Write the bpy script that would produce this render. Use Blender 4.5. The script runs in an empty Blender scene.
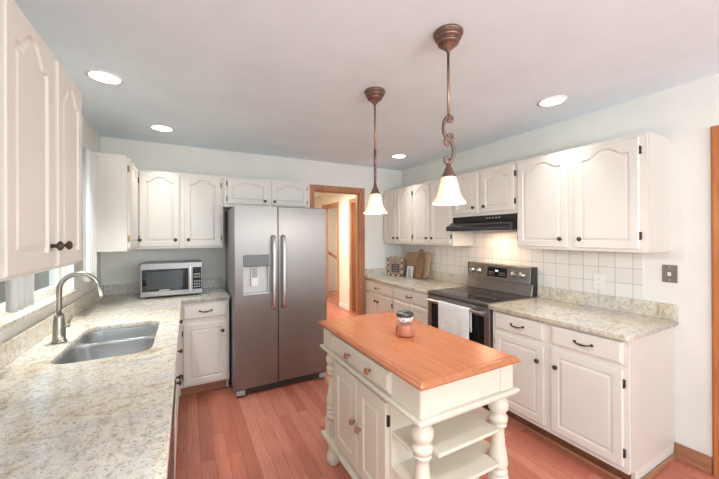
import bpy, bmesh, math, random
from mathutils import Vector, Matrix
random.seed(7)
PI = math.pi
C = bpy.context.scene.collection
S = bpy.context.scene

# ------------------------------------------------------------------ camera
cam = bpy.data.cameras.new('camera')
cam.sensor_fit = 'HORIZONTAL'; cam.sensor_width = 36
cam.lens = 319.73 / 719 * 36
cam.shift_x = 1.395 / 719; cam.shift_y = -3.854 / 719
cam.clip_start = 0.02
co = bpy.data.objects.new('camera', cam); C.objects.link(co)
co.matrix_world = Matrix.Translation((0, 0, 1.486)) @ Matrix.Rotation(-0.4938, 4, 'Z') @ Matrix.Rotation(PI/2 + 0.0012, 4, 'X') @ Matrix.Rotation(-0.0045, 4, 'Z')
S.camera = co
S.view_settings.view_transform = 'Standard'
S.view_settings.look = 'None'
S.view_settings.gamma = 1
S.view_settings.use_curve_mapping = False
S.view_settings.exposure = 0.5

# ------------------------------------------------------------------ world + lights
W = bpy.data.worlds.new('sky'); S.world = W; W.use_nodes = True
W.node_tree.nodes['Background'].inputs[0].default_value = (0.80, 0.95, 1.06, 1)
W.node_tree.nodes['Background'].inputs[1].default_value = 1.5

def area(name, loc, size, power, color=(1, 1, 1), rot=(0, 0, 0), shape='DISK', size_y=None, spread=PI):
    l = bpy.data.lights.new(name, 'AREA'); l.shape = shape; l.size = size
    if size_y: l.size_y = size_y
    l.energy = power; l.color = color; l.spread = spread
    o = bpy.data.objects.new(name, l); C.objects.link(o); o.location = loc; o.rotation_euler = rot
    return o

CEIL = 2.472; XL = -0.735; XR = 2.88; YB = 3.95
RECESSED = [(-0.435, 2.466), (-0.188, 3.384), (2.37, 1.389), (2.317, 3.231), (0.3, 0.1), (2.2, -0.6), (-0.2, -1.6), (1.2, -1.8)]  # last four are unseen, added behind the camera to fill the room
P_RECESSED = [5.5, 1.3, 1.2, 1.4, 8, 7, 8, 6]
P_PENDANT = 8.0
area('rear_fill', (1.3, -3.0, 1.45), 3.2, 100, (.79, .94, 1.02), (PI/2+1.05, 0, 0), 'RECTANGLE', 1.5)  # unseen panel lamp added behind the camera, tilted up to lift the ceiling
area('side_fill', (-.85, -1.15, 1.25), 2.6, 13, (.79, .94, 1.02), (PI/2+.7, 0, -PI/2), 'RECTANGLE', 2.0)  # unseen side lamp added behind the camera to brighten the right-hand fronts

# ------------------------------------------------------------------ materials
MATS = {}
def mat(name, color=(.8, .8, .8), rough=.5, metal=0, **kw):
    m = bpy.data.materials.new(name); m.use_nodes = True
    b = m.node_tree.nodes['Principled BSDF']
    b.inputs['Base Color'].default_value = (*color, 1)
    b.inputs['Roughness'].default_value = rough
    b.inputs['Metallic'].default_value = metal
    for k, v in kw.items(): b.inputs[k.replace('_', ' ')].default_value = v
    MATS[name] = m
    return m
def nt(m): return m.node_tree.nodes, m.node_tree.links, m.node_tree.nodes['Principled BSDF']
def coords(N, L, scale=(1, 1, 1), rot=(0, 0, 0)):
    t = N.new('ShaderNodeTexCoord'); mp = N.new('ShaderNodeMapping')
    mp.inputs['Scale'].default_value = scale; mp.inputs['Rotation'].default_value = rot
    L.new(t.outputs['Object'], mp.inputs['Vector']); return mp.outputs[0]
def noise(N, L, vec, scale, detail=4, rough=.55, dist=0):
    n = N.new('ShaderNodeTexNoise'); n.inputs['Scale'].default_value = scale
    n.inputs['Detail'].default_value = detail; n.inputs['Roughness'].default_value = rough; n.inputs['Distortion'].default_value = dist
    L.new(vec, n.inputs['Vector']); return n.outputs['Fac']
def ramp(N, L, fac, stops):
    r = N.new('ShaderNodeValToRGB'); e = r.color_ramp.elements
    e[0].position, e[0].color = stops[0][0], (*stops[0][1], 1)
    e[1].position, e[1].color = stops[-1][0], (*stops[-1][1], 1)
    for p, c in stops[1:-1]:
        q = e.new(p); q.color = (*c, 1)
    L.new(fac, r.inputs[0]); return r.outputs[0]
def mix(N, L, fac, a, b, mode='MIX'):
    m = N.new('ShaderNodeMix'); m.data_type = 'RGBA'; m.blend_type = mode
    for s, v in ((0, fac), (6, a), (7, b)):
        if hasattr(v, 'links') or isinstance(v, bpy.types.NodeSocket): L.new(v, m.inputs[s])
        elif s == 0: m.inputs[0].default_value = v
        else: m.inputs[s].default_value = (*v, 1)
    return m.outputs[2]
def bump(N, L, b, h, strength=.1, dist=.002):
    k = N.new('ShaderNodeBump'); k.inputs['Strength'].default_value = strength; k.inputs['Distance'].default_value = dist
    L.new(h, k.inputs['Height']); L.new(k.outputs[0], b.inputs['Normal'])

def soft_paint(name, color, rough, var=.03, sc=3):
    m = mat(name, color, rough); N, L, b = nt(m)
    v = coords(N, L); f = noise(N, L, v, sc, 3)
    lo = tuple(c*(1-var) for c in color); hi = tuple(min(1, c*(1+var)) for c in color)
    L.new(ramp(N, L, f, [(.3, lo), (.7, hi)]), b.inputs['Base Color'])
    f2 = noise(N, L, v, 160, 2); bump(N, L, b, f2, .06, .001)
    return m
WALL = soft_paint('wall_paint', (.83, .80, .74), .85)
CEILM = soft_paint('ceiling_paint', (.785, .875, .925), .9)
HALLW = soft_paint('hall_paint', (.80, .745, .62), .85)
CAB = soft_paint('cabinet_paint', (.78, .725, .655), .38, .015)
CABSH = soft_paint('cabinet_side_shaded', (.68, .62, .545), .42, .015)  # tan end-panel finish with side shade mixed into its darker tone
ISL = soft_paint('island_paint', (.73, .65, .52), .42, .02)
TRIMW = soft_paint('white_trim_paint', (.85, .84, .81), .4, .01)

# granite
def granite(name):
    m = mat(name, (.7, .65, .55), .16); N, L, b = nt(m)
    v = coords(N, L); vs = coords(N, L, (1, 1.7, 1), (0, 0, .6))
    big = noise(N, L, vs, 2.6, 5, .6, 1.0)
    base = ramp(N, L, big, [(.26, (.45, .33, .20)), (.35, (.62, .50, .35)), (.45, (.71, .64, .51)), (.54, (.70, .64, .54)), (.62, (.60, .575, .54)), (.70, (.68, .64, .57)), (.8, (.78, .74, .65))])
    lt = noise(N, L, v, 22, 6, .7, .6)
    base = mix(N, L, ramp(N, L, lt, [(.48, (0, 0, 0)), (.62, (.75, .75, .75))]), base, (.76, .71, .62))
    mid = noise(N, L, coords(N, L, (1.3, 1, 1), (.3, .2, 1)), 34, 5, .75)
    base = mix(N, L, ramp(N, L, mid, [(.50, (0, 0, 0)), (.66, (.85, .85, .85))]), base, (.40, .32, .24))
    sp = noise(N, L, v, 120, 3, .7)
    base = mix(N, L, ramp(N, L, sp, [(.59, (0, 0, 0)), (.65, (.8, .8, .8))]), base, (.17, .12, .085))
    ve = noise(N, L, coords(N, L, (1, 2.6, 1), (0, 0, .75)), 4, 7, .72, 1.2)
    base = mix(N, L, ramp(N, L, ve, [(.56, (0, 0, 0)), (.68, (.85, .85, .85))]), base, (.40, .28, .19))
    L.new(base, b.inputs['Base Color']); return m
GRAN = granite('granite')

# floor
def floor_mat():
    m = mat('oak_floor', (.4, .15, .08), .27); N, L, b = nt(m)
    v = coords(N, L, (1, 1, 1), (0, 0, PI/2))
    br = N.new('ShaderNodeTexBrick'); L.new(v, br.inputs['Vector'])
    br.offset = .37; br.squash = 1
    br.inputs['Color1'].default_value = (0, 0, 0, 1); br.inputs['Color2'].default_value = (1, 1, 1, 1)
    br.inputs['Mortar'].default_value = (.5, .5, .5, 1)
    br.inputs['Scale'].default_value = 1; br.inputs['Mortar Size'].default_value = .0009
    br.inputs['Mortar Smooth'].default_value = .3; br.inputs['Bias'].default_value = 0
    br.inputs['Brick Width'].default_value = .78; br.inputs['Row Height'].default_value = .083
    tone = ramp(N, L, br.outputs['Color'], [(0, (.45, .138, .088)), (.5, (.56, .185, .12)), (1, (.65, .25, .17))])
    g = noise(N, L, coords(N, L, (26, 1.6, 1)), 3, 6, .65, .6)
    tone = mix(N, L, ramp(N, L, g, [(.35, (.0, .0, .0)), (.75, (.55, .55, .55))]), tone, (.30, .085, .045))
    tone = mix(N, L, br.outputs['Fac'], tone, (.16, .05, .03))
    L.new(tone, b.inputs['Base Color'])
    bump(N, L, b, br.outputs['Fac'], -.15, .001)
    return m
FLOOR = floor_mat()

def wood(name, c1, c2, rough=.35, axis=(1, 18, 18), sc=2.5):
    m = mat(name, c1, rough); N, L, b = nt(m)
    f = noise(N, L, coords(N, L, axis), sc, 6, .6, .5)
    L.new(ramp(N, L, f, [(.3, c1), (.7, c2)]), b.inputs['Base Color']); return m
OAK = wood('oak_casing', (.36, .145, .065), (.56, .26, .135), .4, (14, 14, 1))
OAKO = wood('orange_casing', (.42, .13, .035), (.56, .21, .07), .4, (14, 14, 1))
OAKB = wood('oak_base', (.33, .135, .07), (.46, .21, .115), .4, (1, 1, 14))
OAKD = wood('dark_door_wood', (.17, .065, .03), (.26, .105, .05), .4, (14, 14, 1))
ITOP = wood('island_top_wood', (.42, .130, .052), (.52, .185, .080), .27, (16, 1.3, 1), 3)
KNOBW = wood('knob_wood', (.33, .11, .05), (.42, .16, .075), .3)
BOARD = wood('board_wood', (.42, .26, .15), (.58, .40, .26), .5, (8, 8, 1))
BOARD2 = wood('board_wood_dark', (.27, .15, .085), (.37, .22, .13), .5, (8, 8, 1))

STEEL = mat('brushed_steel', (.29, .262, .243), .42, 1)
N, L, b = nt(STEEL); b.inputs['Anisotropic'].default_value = .6
f = noise(N, L, coords(N, L, (1.5, 1.5, 260)), 3, 3)
L.new(ramp(N, L, f, [(.3, (.42, .42, .42)), (.7, (.50, .50, .50))]), b.inputs['Roughness'])
SINKM = mat('sink_steel', (.63, .63, .63), .3, 1)
STEELL = mat('light_steel', (.58, .57, .56), .28, 1)
HANDLE = mat('handle_steel', (.80, .79, .78), .32, 1)
DPAN = mat('dispenser_grey', (.13, .125, .12), .3)
STEELR = mat('range_steel', (.40, .385, .37), .33, 1)
STEELM = mat('microwave_steel', (.30, .285, .265), .34, 1)
STEELD = mat('dark_steel', (.20, .20, .205), .32, 1)
NICKEL = mat('brushed_nickel', (.36, .33, .29), .28, 1)
BRONZE = mat('bronze', (.24, .15, .12), .36, .9)
BRONZEL = mat('bronze_pale', (.42, .25, .17), .35, .9)  # paler bronze for the pendant rods
IRON = mat('dark_iron', (.085, .068, .055), .4, .8)
BRASS = mat('brass', (.45, .30, .12), .35, 1)
BLACK = mat('black_gloss', (.012, .012, .013), .12)
BLACKG = mat('black_glass', (.010, .010, .012), .05)
BLACKM = mat('black_matte', (.03, .03, .03), .5)
BURN = mat('burner_ring', (.10, .10, .10), .3)
GREYP = mat('grey_plastic', (.34, .34, .35), .4)
LGREY = mat('light_grey_plastic', (.62, .61, .60), .35)
WHITEP = mat('white_plastic', (.82, .80, .77), .35)
PEWTER = mat('pewter_plate', (.24, .21, .185), .4, .7)
FABW = mat('curtain_cloth', (.74, .73, .70), .8)
PINK = mat('jar_wax', (.52, .16, .075), .35)
PAPER = mat('sign_card', (.82, .81, .82), .5)
INK = mat('ink', (.05, .06, .09), .6)
CREAMB = mat('kraft_box', (.42, .29, .22), .6)
DISP = mat('display_digits', (.05, .05, .05), .3); DISP.node_tree.nodes['Principled BSDF'].inputs['Emission Color'].default_value = (.75, .9, 1, 1); DISP.node_tree.nodes['Principled BSDF'].inputs['Emission Strength'].default_value = 1.2
def glass(name, color=(1, 1, 1), rough=0):
    m = mat(name, color, rough, 0, Transmission_Weight=1.0, IOR=1.45); return m
JARG = mat('jar_glass', (.75, .40, .30), .05, 0, Alpha=.12)
LIDM = mat('lid_metal', (.09, .09, .09), .3, .8)
BAND = mat('jar_band', (.70, .60, .55), .5); N, L, b = nt(BAND)
f = noise(N, L, coords(N, L), 90, 2); L.new(ramp(N, L, f, [(.42, (.45, .22, .18)), (.52, (.80, .74, .70))]), b.inputs['Base Color'])
WGLASS = mat('window_glass', (.35, .36, .36), .04, 0, Alpha=.14)
LAMP = mat('lamp_lens', (.9, .9, .9), .4); LAMP.node_tree.nodes['Principled BSDF'].inputs['Emission Color'].default_value = (1, .97, .92, 1); LAMP.node_tree.nodes['Principled BSDF'].inputs['Emission Strength'].default_value = 6
HLENS = mat('hood_lens', (.6, .55, .45), .4); HLENS.node_tree.nodes['Principled BSDF'].inputs['Emission Color'].default_value = (1, .8, .6, 1); HLENS.node_tree.nodes['Principled BSDF'].inputs['Emission Strength'].default_value = .5
SHADE = mat('frosted_shade_glass', (.90, .78, .60), .35)
bb = SHADE.node_tree.nodes['Principled BSDF']; bb.inputs['Emission Color'].default_value = (1, .80, .55, 1); bb.inputs['Emission Strength'].default_value = .16
bb.inputs['Transmission Weight'].default_value = .25; bb.inputs['Roughness'].default_value = .5
BULB = mat('bulb', (1, 1, 1), .4); BULB.node_tree.nodes['Principled BSDF'].inputs['Emission Color'].default_value = (1, .88, .7, 1); BULB.node_tree.nodes['Principled BSDF'].inputs['Emission Strength'].default_value = 9
FENCE = wood('fence_wood', (.17, .14, .11), (.27, .23, .19), .8, (1, 1, 12))
GRASS = soft_paint('lawn', (.16, .22, .09), .9, .4, 9)

# tile wall
TILE = mat('square_tile', (.8, .77, .72), .22); N, L, b = nt(TILE)
br = N.new('ShaderNodeTexBrick'); br.offset = 0; br.offset_frequency = 1
sx = N.new('ShaderNodeSeparateXYZ'); cb = N.new('ShaderNodeCombineXYZ'); tc = N.new('ShaderNodeTexCoord')
L.new(tc.outputs['Object'], sx.inputs[0]); L.new(sx.outputs[1], cb.inputs[0]); L.new(sx.outputs[2], cb.inputs[1]); L.new(cb.outputs[0], br.inputs['Vector'])
for k, v in (('Scale', 1), ('Mortar Size', .0022), ('Mortar Smooth', .2), ('Bias', 0), ('Brick Width', .1105), ('Row Height', .1125)): br.inputs[k].default_value = v
br.inputs['Color1'].default_value = (.78, .74, .69, 1); br.inputs['Color2'].default_value = (.83, .80, .755, 1); br.inputs['Mortar'].default_value = (.50, .46, .41, 1)
L.new(br.outputs['Color'], b.inputs['Base Color']); bump(N, L, b, br.outputs['Fac'], -.5, .002)

# towel
TOWEL = mat('towel_cloth', (.75, .74, .72), .9); N, L, b = nt(TOWEL)
f = noise(N, L, coords(N, L), 55, 4, .7, 1.5)
L.new(ramp(N, L, f, [(.42, (.92, .91, .89)), (.50, (.66, .66, .66)), (.58, (.93, .92, .90))]), b.inputs['Base Color'])
# box border: cream and dark red buffalo blocks
CHECK = mat('check_border', (.5, .3, .2), .6); N, L, b = nt(CHECK)
ck = N.new('ShaderNodeTexChecker'); ck.inputs['Scale'].default_value = 24; ck.inputs[1].default_value = (.75, .62, .52, 1); ck.inputs[2].default_value = (.17, .06, .045, 1)
L.new(coords(N, L, (1, 1, 1)), ck.inputs[0]); L.new(ck.outputs[0], b.inputs['Base Color'])

# ------------------------------------------------------------------ mesh helpers
class MB:
    def __init__(s): s.bm = bmesh.new()
    def box(s, x0, x1, y0, y1, z0, z1):
        v = [s.bm.verts.new((x, y, z)) for x in (x0, x1) for y in (y0, y1) for z in (z0, z1)]
        for q in ((0, 1, 3, 2), (4, 6, 7, 5), (0, 4, 5, 1), (2, 3, 7, 6), (0, 2, 6, 4), (1, 5, 7, 3)): s.bm.faces.new([v[i] for i in q])
        return s
    def loops(s, rings, closed=True, cap0=True, cap1=True, smooth=True):
        R = [[s.bm.verts.new(p) for p in r] for r in rings]; n = len(R[0])
        for a, c in zip(R, R[1:]):
            for i in range(n if closed else n-1):
                f = s.bm.faces.new((a[i], a[(i+1) % n], c[(i+1) % n], c[i])); f.smooth = smooth
        if cap0: s.bm.faces.new(R[0][::-1])
        if cap1: s.bm.faces.new(R[-1])
        return s
    def lathe(s, prof, cx=0, cy=0, n=24, axis='z', caps=(True, True)):
        rings = []
        for r, h in prof:
            ring = []
            for i in range(n):
                a = 2*PI*i/n; c, d = r*math.cos(a), r*math.sin(a)
                ring.append({'z': (cx+c, cy+d, h), 'y': (cx+c, h, cy+d), 'x': (h, cx+c, cy+d)}[axis])
            rings.append(ring)
        return s.loops(rings, True, *caps)
    def tube(s, pts, r, n=10):
        pts = [Vector(p) for p in pts]; rs = r if isinstance(r, (list, tuple)) else [r]*len(pts)
        rings = []; up = None
        for i, p in enumerate(pts):
            t = (pts[min(i+1, len(pts)-1)] - pts[max(i-1, 0)]).normalized()
            if up is None:
                up = Vector((0, 0, 1)) if abs(t.z) < .9 else Vector((1, 0, 0))
            a = (up - t*up.dot(t)).normalized(); up = a; bb_ = t.cross(a)
            rings.append([p + a*rs[i]*math.cos(2*PI*k/n) + bb_*rs[i]*math.sin(2*PI*k/n) for k in range(n)])
        return s.loops(rings)
    def prism(s, poly, lo, hi, axis='x'):
        def P(a, c, h): return {'x': (h, a, c), 'y': (a, h, c), 'z': (a, c, h)}[axis]
        s.loops([[P(a, c, lo) for a, c in poly], [P(a, c, hi) for a, c in poly]], smooth=False); return s
    def build(s, name, m, parent=None, bevel=0, kind=None, label=None, cat=None, group=None, seg=2, loc=None, rotz=0):
        bmesh.ops.recalc_face_normals(s.bm, faces=s.bm.faces)
        me = bpy.data.meshes.new(name); s.bm.to_mesh(me); s.bm.free()
        me.materials.append(m)
        o = bpy.data.objects.new(name, me); C.objects.link(o)
        if parent: o.parent = parent
        if loc: o.location = loc
        if rotz: o.rotation_euler[2] = rotz
        if bevel:
            k = o.modifiers.new('bevel', 'BEVEL'); k.width = bevel; k.segments = seg; k.limit_method = 'ANGLE'; k.angle_limit = .7
        if kind: o['kind'] = kind
        if label: o['label'] = label
        if cat: o['category'] = cat
        if group: o['group'] = group
        return o
def box(*a): return MB().box(*a)
def struct(name, mb, m, **k): return mb.build(name, m, kind='structure', **k)
def thing(name, label, cat, loc=(0, 0, 0), rotz=0, group=None):
    o = bpy.data.objects.new(name, None); C.objects.link(o); o.empty_display_size = .1
    o.location = loc; o.rotation_euler = (0, 0, rotz); o['label'] = label; o['category'] = cat
    if group: o['group'] = group
    return o
def rrect(x0, x1, y0, y1, r, n=6):
    out = []
    for cx, cy, a0 in ((x1-r, y1-r, 0), (x0+r, y1-r, PI/2), (x0+r, y0+r, PI), (x1-r, y0+r, 1.5*PI)):
        for i in range(n+1):
            a = a0 + PI/2*i/n; out.append((cx+r*math.cos(a), cy+r*math.sin(a)))
    return out
def slab(name, outlines, z0, z1, m, bevel=.004, parent=None, **k):
    """flat sheet with holes, from 2D outlines"""
    cu = bpy.data.curves.new(name, 'CURVE'); cu.dimensions = '2D'; cu.fill_mode = 'BOTH'
    for pl in outlines:
        sp = cu.splines.new('POLY'); sp.points.add(len(pl)-1); sp.use_cyclic_u = True
        for i, (x, y) in enumerate(pl): sp.points[i].co = (x, y, 0, 1)
    cu.extrude = (z1-z0)/2 - bevel; cu.bevel_depth = bevel; cu.bevel_resolution = 2; cu.offset = -bevel
    t = bpy.data.objects.new('t', cu); C.objects.link(t)
    dg = bpy.context.evaluated_depsgraph_get(); me = bpy.data.meshes.new_from_object(t.evaluated_get(dg))
    bpy.data.objects.remove(t); me.transform(Matrix.Translation((0, 0, (z0+z1)/2)))
    me.name = name; me.materials.clear(); me.materials.append(m)
    o = bpy.data.objects.new(name, me); C.objects.link(o)
    if parent: o.parent = parent
    for kk, v in k.items(): o[kk] = v
    return o
def copy_tree(o, parent=None):
    c = o.copy(); C.objects.link(c)
    if parent: c.parent = parent
    for ch in list(o.children): copy_tree(ch, c)
    return c

# ------------------------------------------------------------------ doors and drawers of the cabinets
def panel_loops(x0, x1, z0, z1, m, rise, inset, n=28):
    """inner outline of a (cathedral) panel; m = frame margin + inset"""
    a0, a1, b0, b1 = x0+m+inset, x1-m-inset, z0+m+inset, z1-(m*.72 if rise else m)-inset
    pts = [(a0, b0), (a1, b0)]
    w = a1-a0
    def top(t):          # t 0..1 across, cathedral curve
        if rise == 0: return b1
        s = abs(2*t-1)   # 1 at sides, 0 centre
        sh = .80
        if s > sh: return b1 - rise
        q = s/sh
        return b1 - rise*(.5-.5*math.cos(PI*q**1.35))
    for i in range(n+1):
        t = 1 - i/n
        pts.append((a0+w*t, top(t)))
    return pts
def outer_loop(x0, x1, z0, z1, n=28):
    pts = [(x0, z0), (x1, z0)]
    for i in range(n+1): pts.append((x1-(x1-x0)*i/n, z1))
    return pts
def add_door(parent, x0, x1, z0, z1, rise=0, knob=None, hinge=None, m=CAB, knobm=IRON, margin=.048, hm=IRON, th=.019, hinge_z=(.08, .08)):
    """door in the cabinet's frame: front plane is y=0, door stands out towards -y. knob=(x,z)"""
    mb = MB()
    L_ = [(outer_loop(x0, x1, z0, z1), 0), (outer_loop(x0, x1, z0, z1), -th+.004), (outer_loop(x0+.004, x1-.004, z0+.004, z1-.004), -th),
          (panel_loops(x0, x1, z0, z1, margin, rise, 0), -th), (panel_loops(x0, x1, z0, z1, margin, rise, .005), -th+.009),
          (panel_loops(x0, x1, z0, z1, margin, rise, .010), -th+.009), (panel_loops(x0, x1, z0, z1, margin, rise, .024), -th+.002)]
    mb.loops([[(x, y, z) for x, z in pl] for pl, y in L_], smooth=False)
    d = mb.build('door', m, parent)
    if knob: add_knob(d, knob[0], -th, knob[1], knobm)
    if hinge is not None:
        hx = x1 if hinge > 0 else x0
        for hz in (z0+hinge_z[0], z1-hinge_z[1]):
            hb = MB().box(hx-.002 if hinge > 0 else hx-.010, hx+.010 if hinge > 0 else hx+.002, -.007, -.0003, hz-.024, hz+.024)
            hb.lathe([(.004, hz-.026), (.004, hz+.026)], hx+(.003 if hinge > 0 else -.003), -.010, 8)
            hb.build('hinge', hm, d)
    return d
def add_knob(parent, x, y, z, m=IRON, r=.016):
    k = MB().lathe([(.007, y), (.006, y-.010), (.008, y-.015), (r, y-.020), (r*.98, y-.026), (r*.6, y-.031), (.002, y-.032)], x, z, 16, 'y')
    return k.build('knob', m, parent)
def add_pull(parent, x, z, w=.10, y=-.019):
    pts = []
    for i in range(13):
        t = i/12*2-1
        pts.append((x+w/2*t, y-.004-.024*(1-t**4), z-.006*(1-t*t)))
    rs = [.0055-.0015*math.cos(i/12*2*PI) for i in range(13)]
    k = MB().tube(pts, rs, 8)
    for s in (-1, 1): k.lathe([(.009, y+.0005), (.009, y-.004)], x+s*w/2, z, 10, 'y')
    return k.build('pull_handle', IRON, parent)
def add_drawer(parent, x0, x1, z0, z1, m=CAB, pull=True, knobs=(), knobm=IRON):
    mb = MB()
    def rr(i): return [(x0+i, z0+i), (x1-i, z0+i), (x1-i, z1-i), (x0+i, z1-i)]
    mb.loops([[(x, y, z) for x, z in rr(i)] for i, y in ((0, 0), (0, -.012), (.006, -.014), (.014, -.019))], smooth=False)
    d = mb.build('drawer', m, parent)
    if pull: add_pull(d, (x0+x1)/2, (z0+z1)/2)
    for kx in knobs: add_knob(d, kx, -.019, (z0+z1)/2, knobm, .017)
    return d
def upper(label, loc, rotz, w, d, h, group='upper wall cabinets'):
    t = thing('wall_cabinet', label, 'cabinet', loc, rotz, group)
    box(0, w, 0, d, 0, h).build('body', CAB, t, bevel=.002)
    return t
def base(label, loc, rotz, w, d, h=.879, toe=.10, group='base cabinets', top=False, toem=OAKD):
    t = thing('base_cabinet', label, 'cabinet', loc, rotz, group)
    b_ = MB().box(0, .018, 0, d, toe, h).box(w-.018, w, 0, d, toe, h).box(.018, w-.018, 0, .02, toe, h).box(.018, w-.018, .02, d, toe, toe+.018)
    b_.box(.018, w-.018, d-.01, d, toe+.018, h).box(0, .018, .07, d, 0, toe).box(w-.018, w, .07, d, 0, toe)
    b_.build('body', CAB, t)
    box(.018, w-.018, .07, .085, 0, toe).build('toe_kick', toem, t)
    return t

# ================================================================== STRUCTURE
struct('floor', box(XL-.15, 4.6, -3.2, 8.2, -.06, 0), FLOOR)
struct('ceiling', box(XL-.15, 4.6, -3.2, 8.2, CEIL, CEIL+.08), CEILM)
# left wall with window opening; unseen gap behind camera added for light
WY0, WY1, WZ0, WZ1 = 1.95, 3.03, 1.105, 2.06
wl = MB().box(XL-.12, XL, .35, WY0, 0, CEIL).box(XL-.12, XL, -3.2, -2.6, 0, CEIL).box(XL-.12, XL, -2.6, .35, 2.3, CEIL).box(XL-.12, XL, WY1, YB+.12, 0, CEIL).box(XL-.12, XL, WY0, WY1, 0, WZ0-.022).box(XL-.12, XL, WY0, WY1, WZ1, CEIL)
struct('wall_left', wl, WALL)
# back wall with doorway opening
DX0, DX1, DZ = 1.475, 2.155, 2.085
wb = MB().box(XL, DX0-.02, YB, YB+.12, 0, CEIL).box(DX1+.02, XR, YB, YB+.12, 0, CEIL).box(DX0-.02, DX1+.02, YB, YB+.12, DZ+.02, CEIL)
struct('wall_back', wb, WALL)
# right wall with a door opening near the camera
RD0, RD1 = -.22, .635
wr = MB().box(XR, XR+.12, RD1+.02, 4.07, 0, CEIL).box(XR, XR+.12, -1.6, RD0-.02, 0, CEIL).box(XR, XR+.12, RD0-.02, RD1+.02, 2.10, CEIL)
struct('wall_right', wr, WALL)

struct('wall_front_unseen', MB().box(XL-.12, 4.6, -3.3, -3.2, 0, .80).box(XL-.12, 4.6, -3.3, -3.2, 2.40, CEIL).box(XL-.12, -.65, -3.3, -3.2, .80, 2.40).box(3.6, 4.6, -3.3, -3.2, .80, 2.40), WALL)  # unseen wall behind the camera, its opening shaped for light and reflections

# casings
def casing(mb, side, a0, a1, z1, w, pos, t, sgn):
    """door casing: side 'y' = on a wall facing y, 'x' = on a wall facing x. profiled: two steps"""
    for ww, tt in ((w, t*.6), (w*.55, t)):
        off = (w-ww)/2*1.6 if ww < w else 0
        p0, p1 = sorted((pos, pos+sgn*tt))
        def bx(u0, u1, z0, z_):
            if side == 'y': mb.box(u0, u1, p0, p1, z0, z_)
            else: mb.box(p0, p1, u0, u1, z0, z_)
        if ww == w:
            bx(a0-w, a0, 0, z1+w); bx(a1, a1+w, 0, z1+w); bx(a0, a1, z1, z1+w)
        else:
            bx(a0-w+off*.3, a0-w+off*.3+ww, 0, z1+w-off*.3); bx(a1+w-off*.3-ww, a1+w-off*.3, 0, z1+w-off*.3); bx(a0-w+off*.3+ww, a1+w-off*.3-ww, z1+w-off*.3-ww, z1+w-off*.3)
m1 = MB(); casing(m1, 'y', DX0, DX1, DZ, .075, YB-.0005, .02, -1); casing(m1, 'y', DX0, DX1, DZ, .075, YB+.1205, .02, 1)
m1.box(DX0-.0195, DX0, YB+.0005, YB+.1195, 0, DZ).box(DX1, DX1+.0195, YB+.0005, YB+.1195, 0, DZ).box(DX0, DX1, YB+.0005, YB+.1195, DZ, DZ+.0195)
m1.box(DX0, DX0+.012, YB+.045, YB+.08, 0, DZ-.012).box(DX1-.012, DX1, YB+.045, YB+.08, 0, DZ-.012).box(DX0, DX1, YB+.045, YB+.08, DZ-.012, DZ)
struct('door_1', m1, OAK, bevel=.003)
m2 = MB(); casing(m2, 'x', RD0, RD1, 2.08, .074, XR-.0005, .02, -1)
m2.box(XR+.0005, XR+.1195, RD1, RD1+.0195, 0, 2.08).box(XR+.0005, XR+.1195, RD0-.0195, RD0, 0, 2.08).box(XR+.0005, XR+.1195, RD0, RD1, 2.08, 2.0995)
struct('door_2', m2, OAKO, bevel=.003)
d = struct('door_3', box(XR+.05, XR+.09, RD0+.002, RD1-.002, .008, 2.078), OAKO)

# baseboards
struct('baseboard_right', MB().box(XR-.013, XR-.0005, .711, .884, 0, .10).box(XR-.018, XR-.013, .711, .884, 0, .065).box(XR-.03, XR-.018, .711, .884, 0, .02), OAKB, bevel=.003)
struct('baseboard_back', box(1.30, DX0-.077, YB-.013, YB-.0005, 0, .10), OAKB, bevel=.003)

# ---- hall beyond the doorway
HX = 2.87
hw = MB()
H1a, H1b, H2a, H2b = 4.85, 5.60, 6.27, 7.05
hz = 2.13
for y0, y1, z0, z1 in ((4.07, H1a-.02, 0, CEIL), (H1b+.02, H2a-.02, 0, CEIL), (H2b+.02, 8.2, 0, CEIL), (H1a-.02, H1b+.02, hz+.02, CEIL), (H2a-.02, H2b+.02, hz+.02, CEIL)):
    hw.box(HX, HX+.12, y0, y1, z0, z1)
struct('wall_hall_right', hw, HALLW)
struct('wall_hall_back', box(.9, 4.6, 8.0, 8.12, 0, CEIL), HALLW)
struct('wall_hall_left', box(.9, 1.02, 4.07, 8.0, 0, CEIL), HALLW)
struct('wall_stair', box(4.4, 4.5, 4.07, 8.0, 0, CEIL), HALLW)
m4 = MB(); casing(m4, 'x', H1a, H1b, hz, .085, HX-.0005, .02, -1)
for y in (H1a-.0195, H1b): m4.box(HX+.0005, HX+.1195, y, y+.0195, 0, hz)
m4.box(HX+.0005, HX+.1195, H1a, H1b, hz, hz+.0195)
struct('door_4', m4, OAK, bevel=.003)
struct('door_5', box(HX+.04, HX+.075, H1a+.002, H1b-.002, .008, hz-.002), OAKD)
m5 = MB(); casing(m5, 'x', H2a, H2b, hz, .085, HX-.0005, .02, -1)
for y in (H2a-.0195, H2b): m5.box(HX+.0005, HX+.1195, y, y+.0195, 0, hz)
m5.box(HX+.0005, HX+.1195, H2a, H2b, hz, hz+.0195)
struct('door_6', m5, OAK, bevel=.003)
struct('baseboard_hall', MB().box(HX-.014, HX-.0005, H1b+.087, H2a-.087, 0, .09).box(HX-.014, HX-.0005, H2b+.087, 8.0, 0, .09), TRIMW)
hr = thing('handrail', 'brown wooden stair handrail seen through the far hall doorway', 'handrail', (3.2, 6.9, 0))
MB().tube([(0, 1.0, 1.14), (0, .3, 1.0), (0, -.4, .86), (0, -.9, .76)], .035, 10).build('rail', OAK, hr)
MB().box(-.02, .02, -.95, -.88, 0, .74).build('post', OAK, hr)
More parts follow.
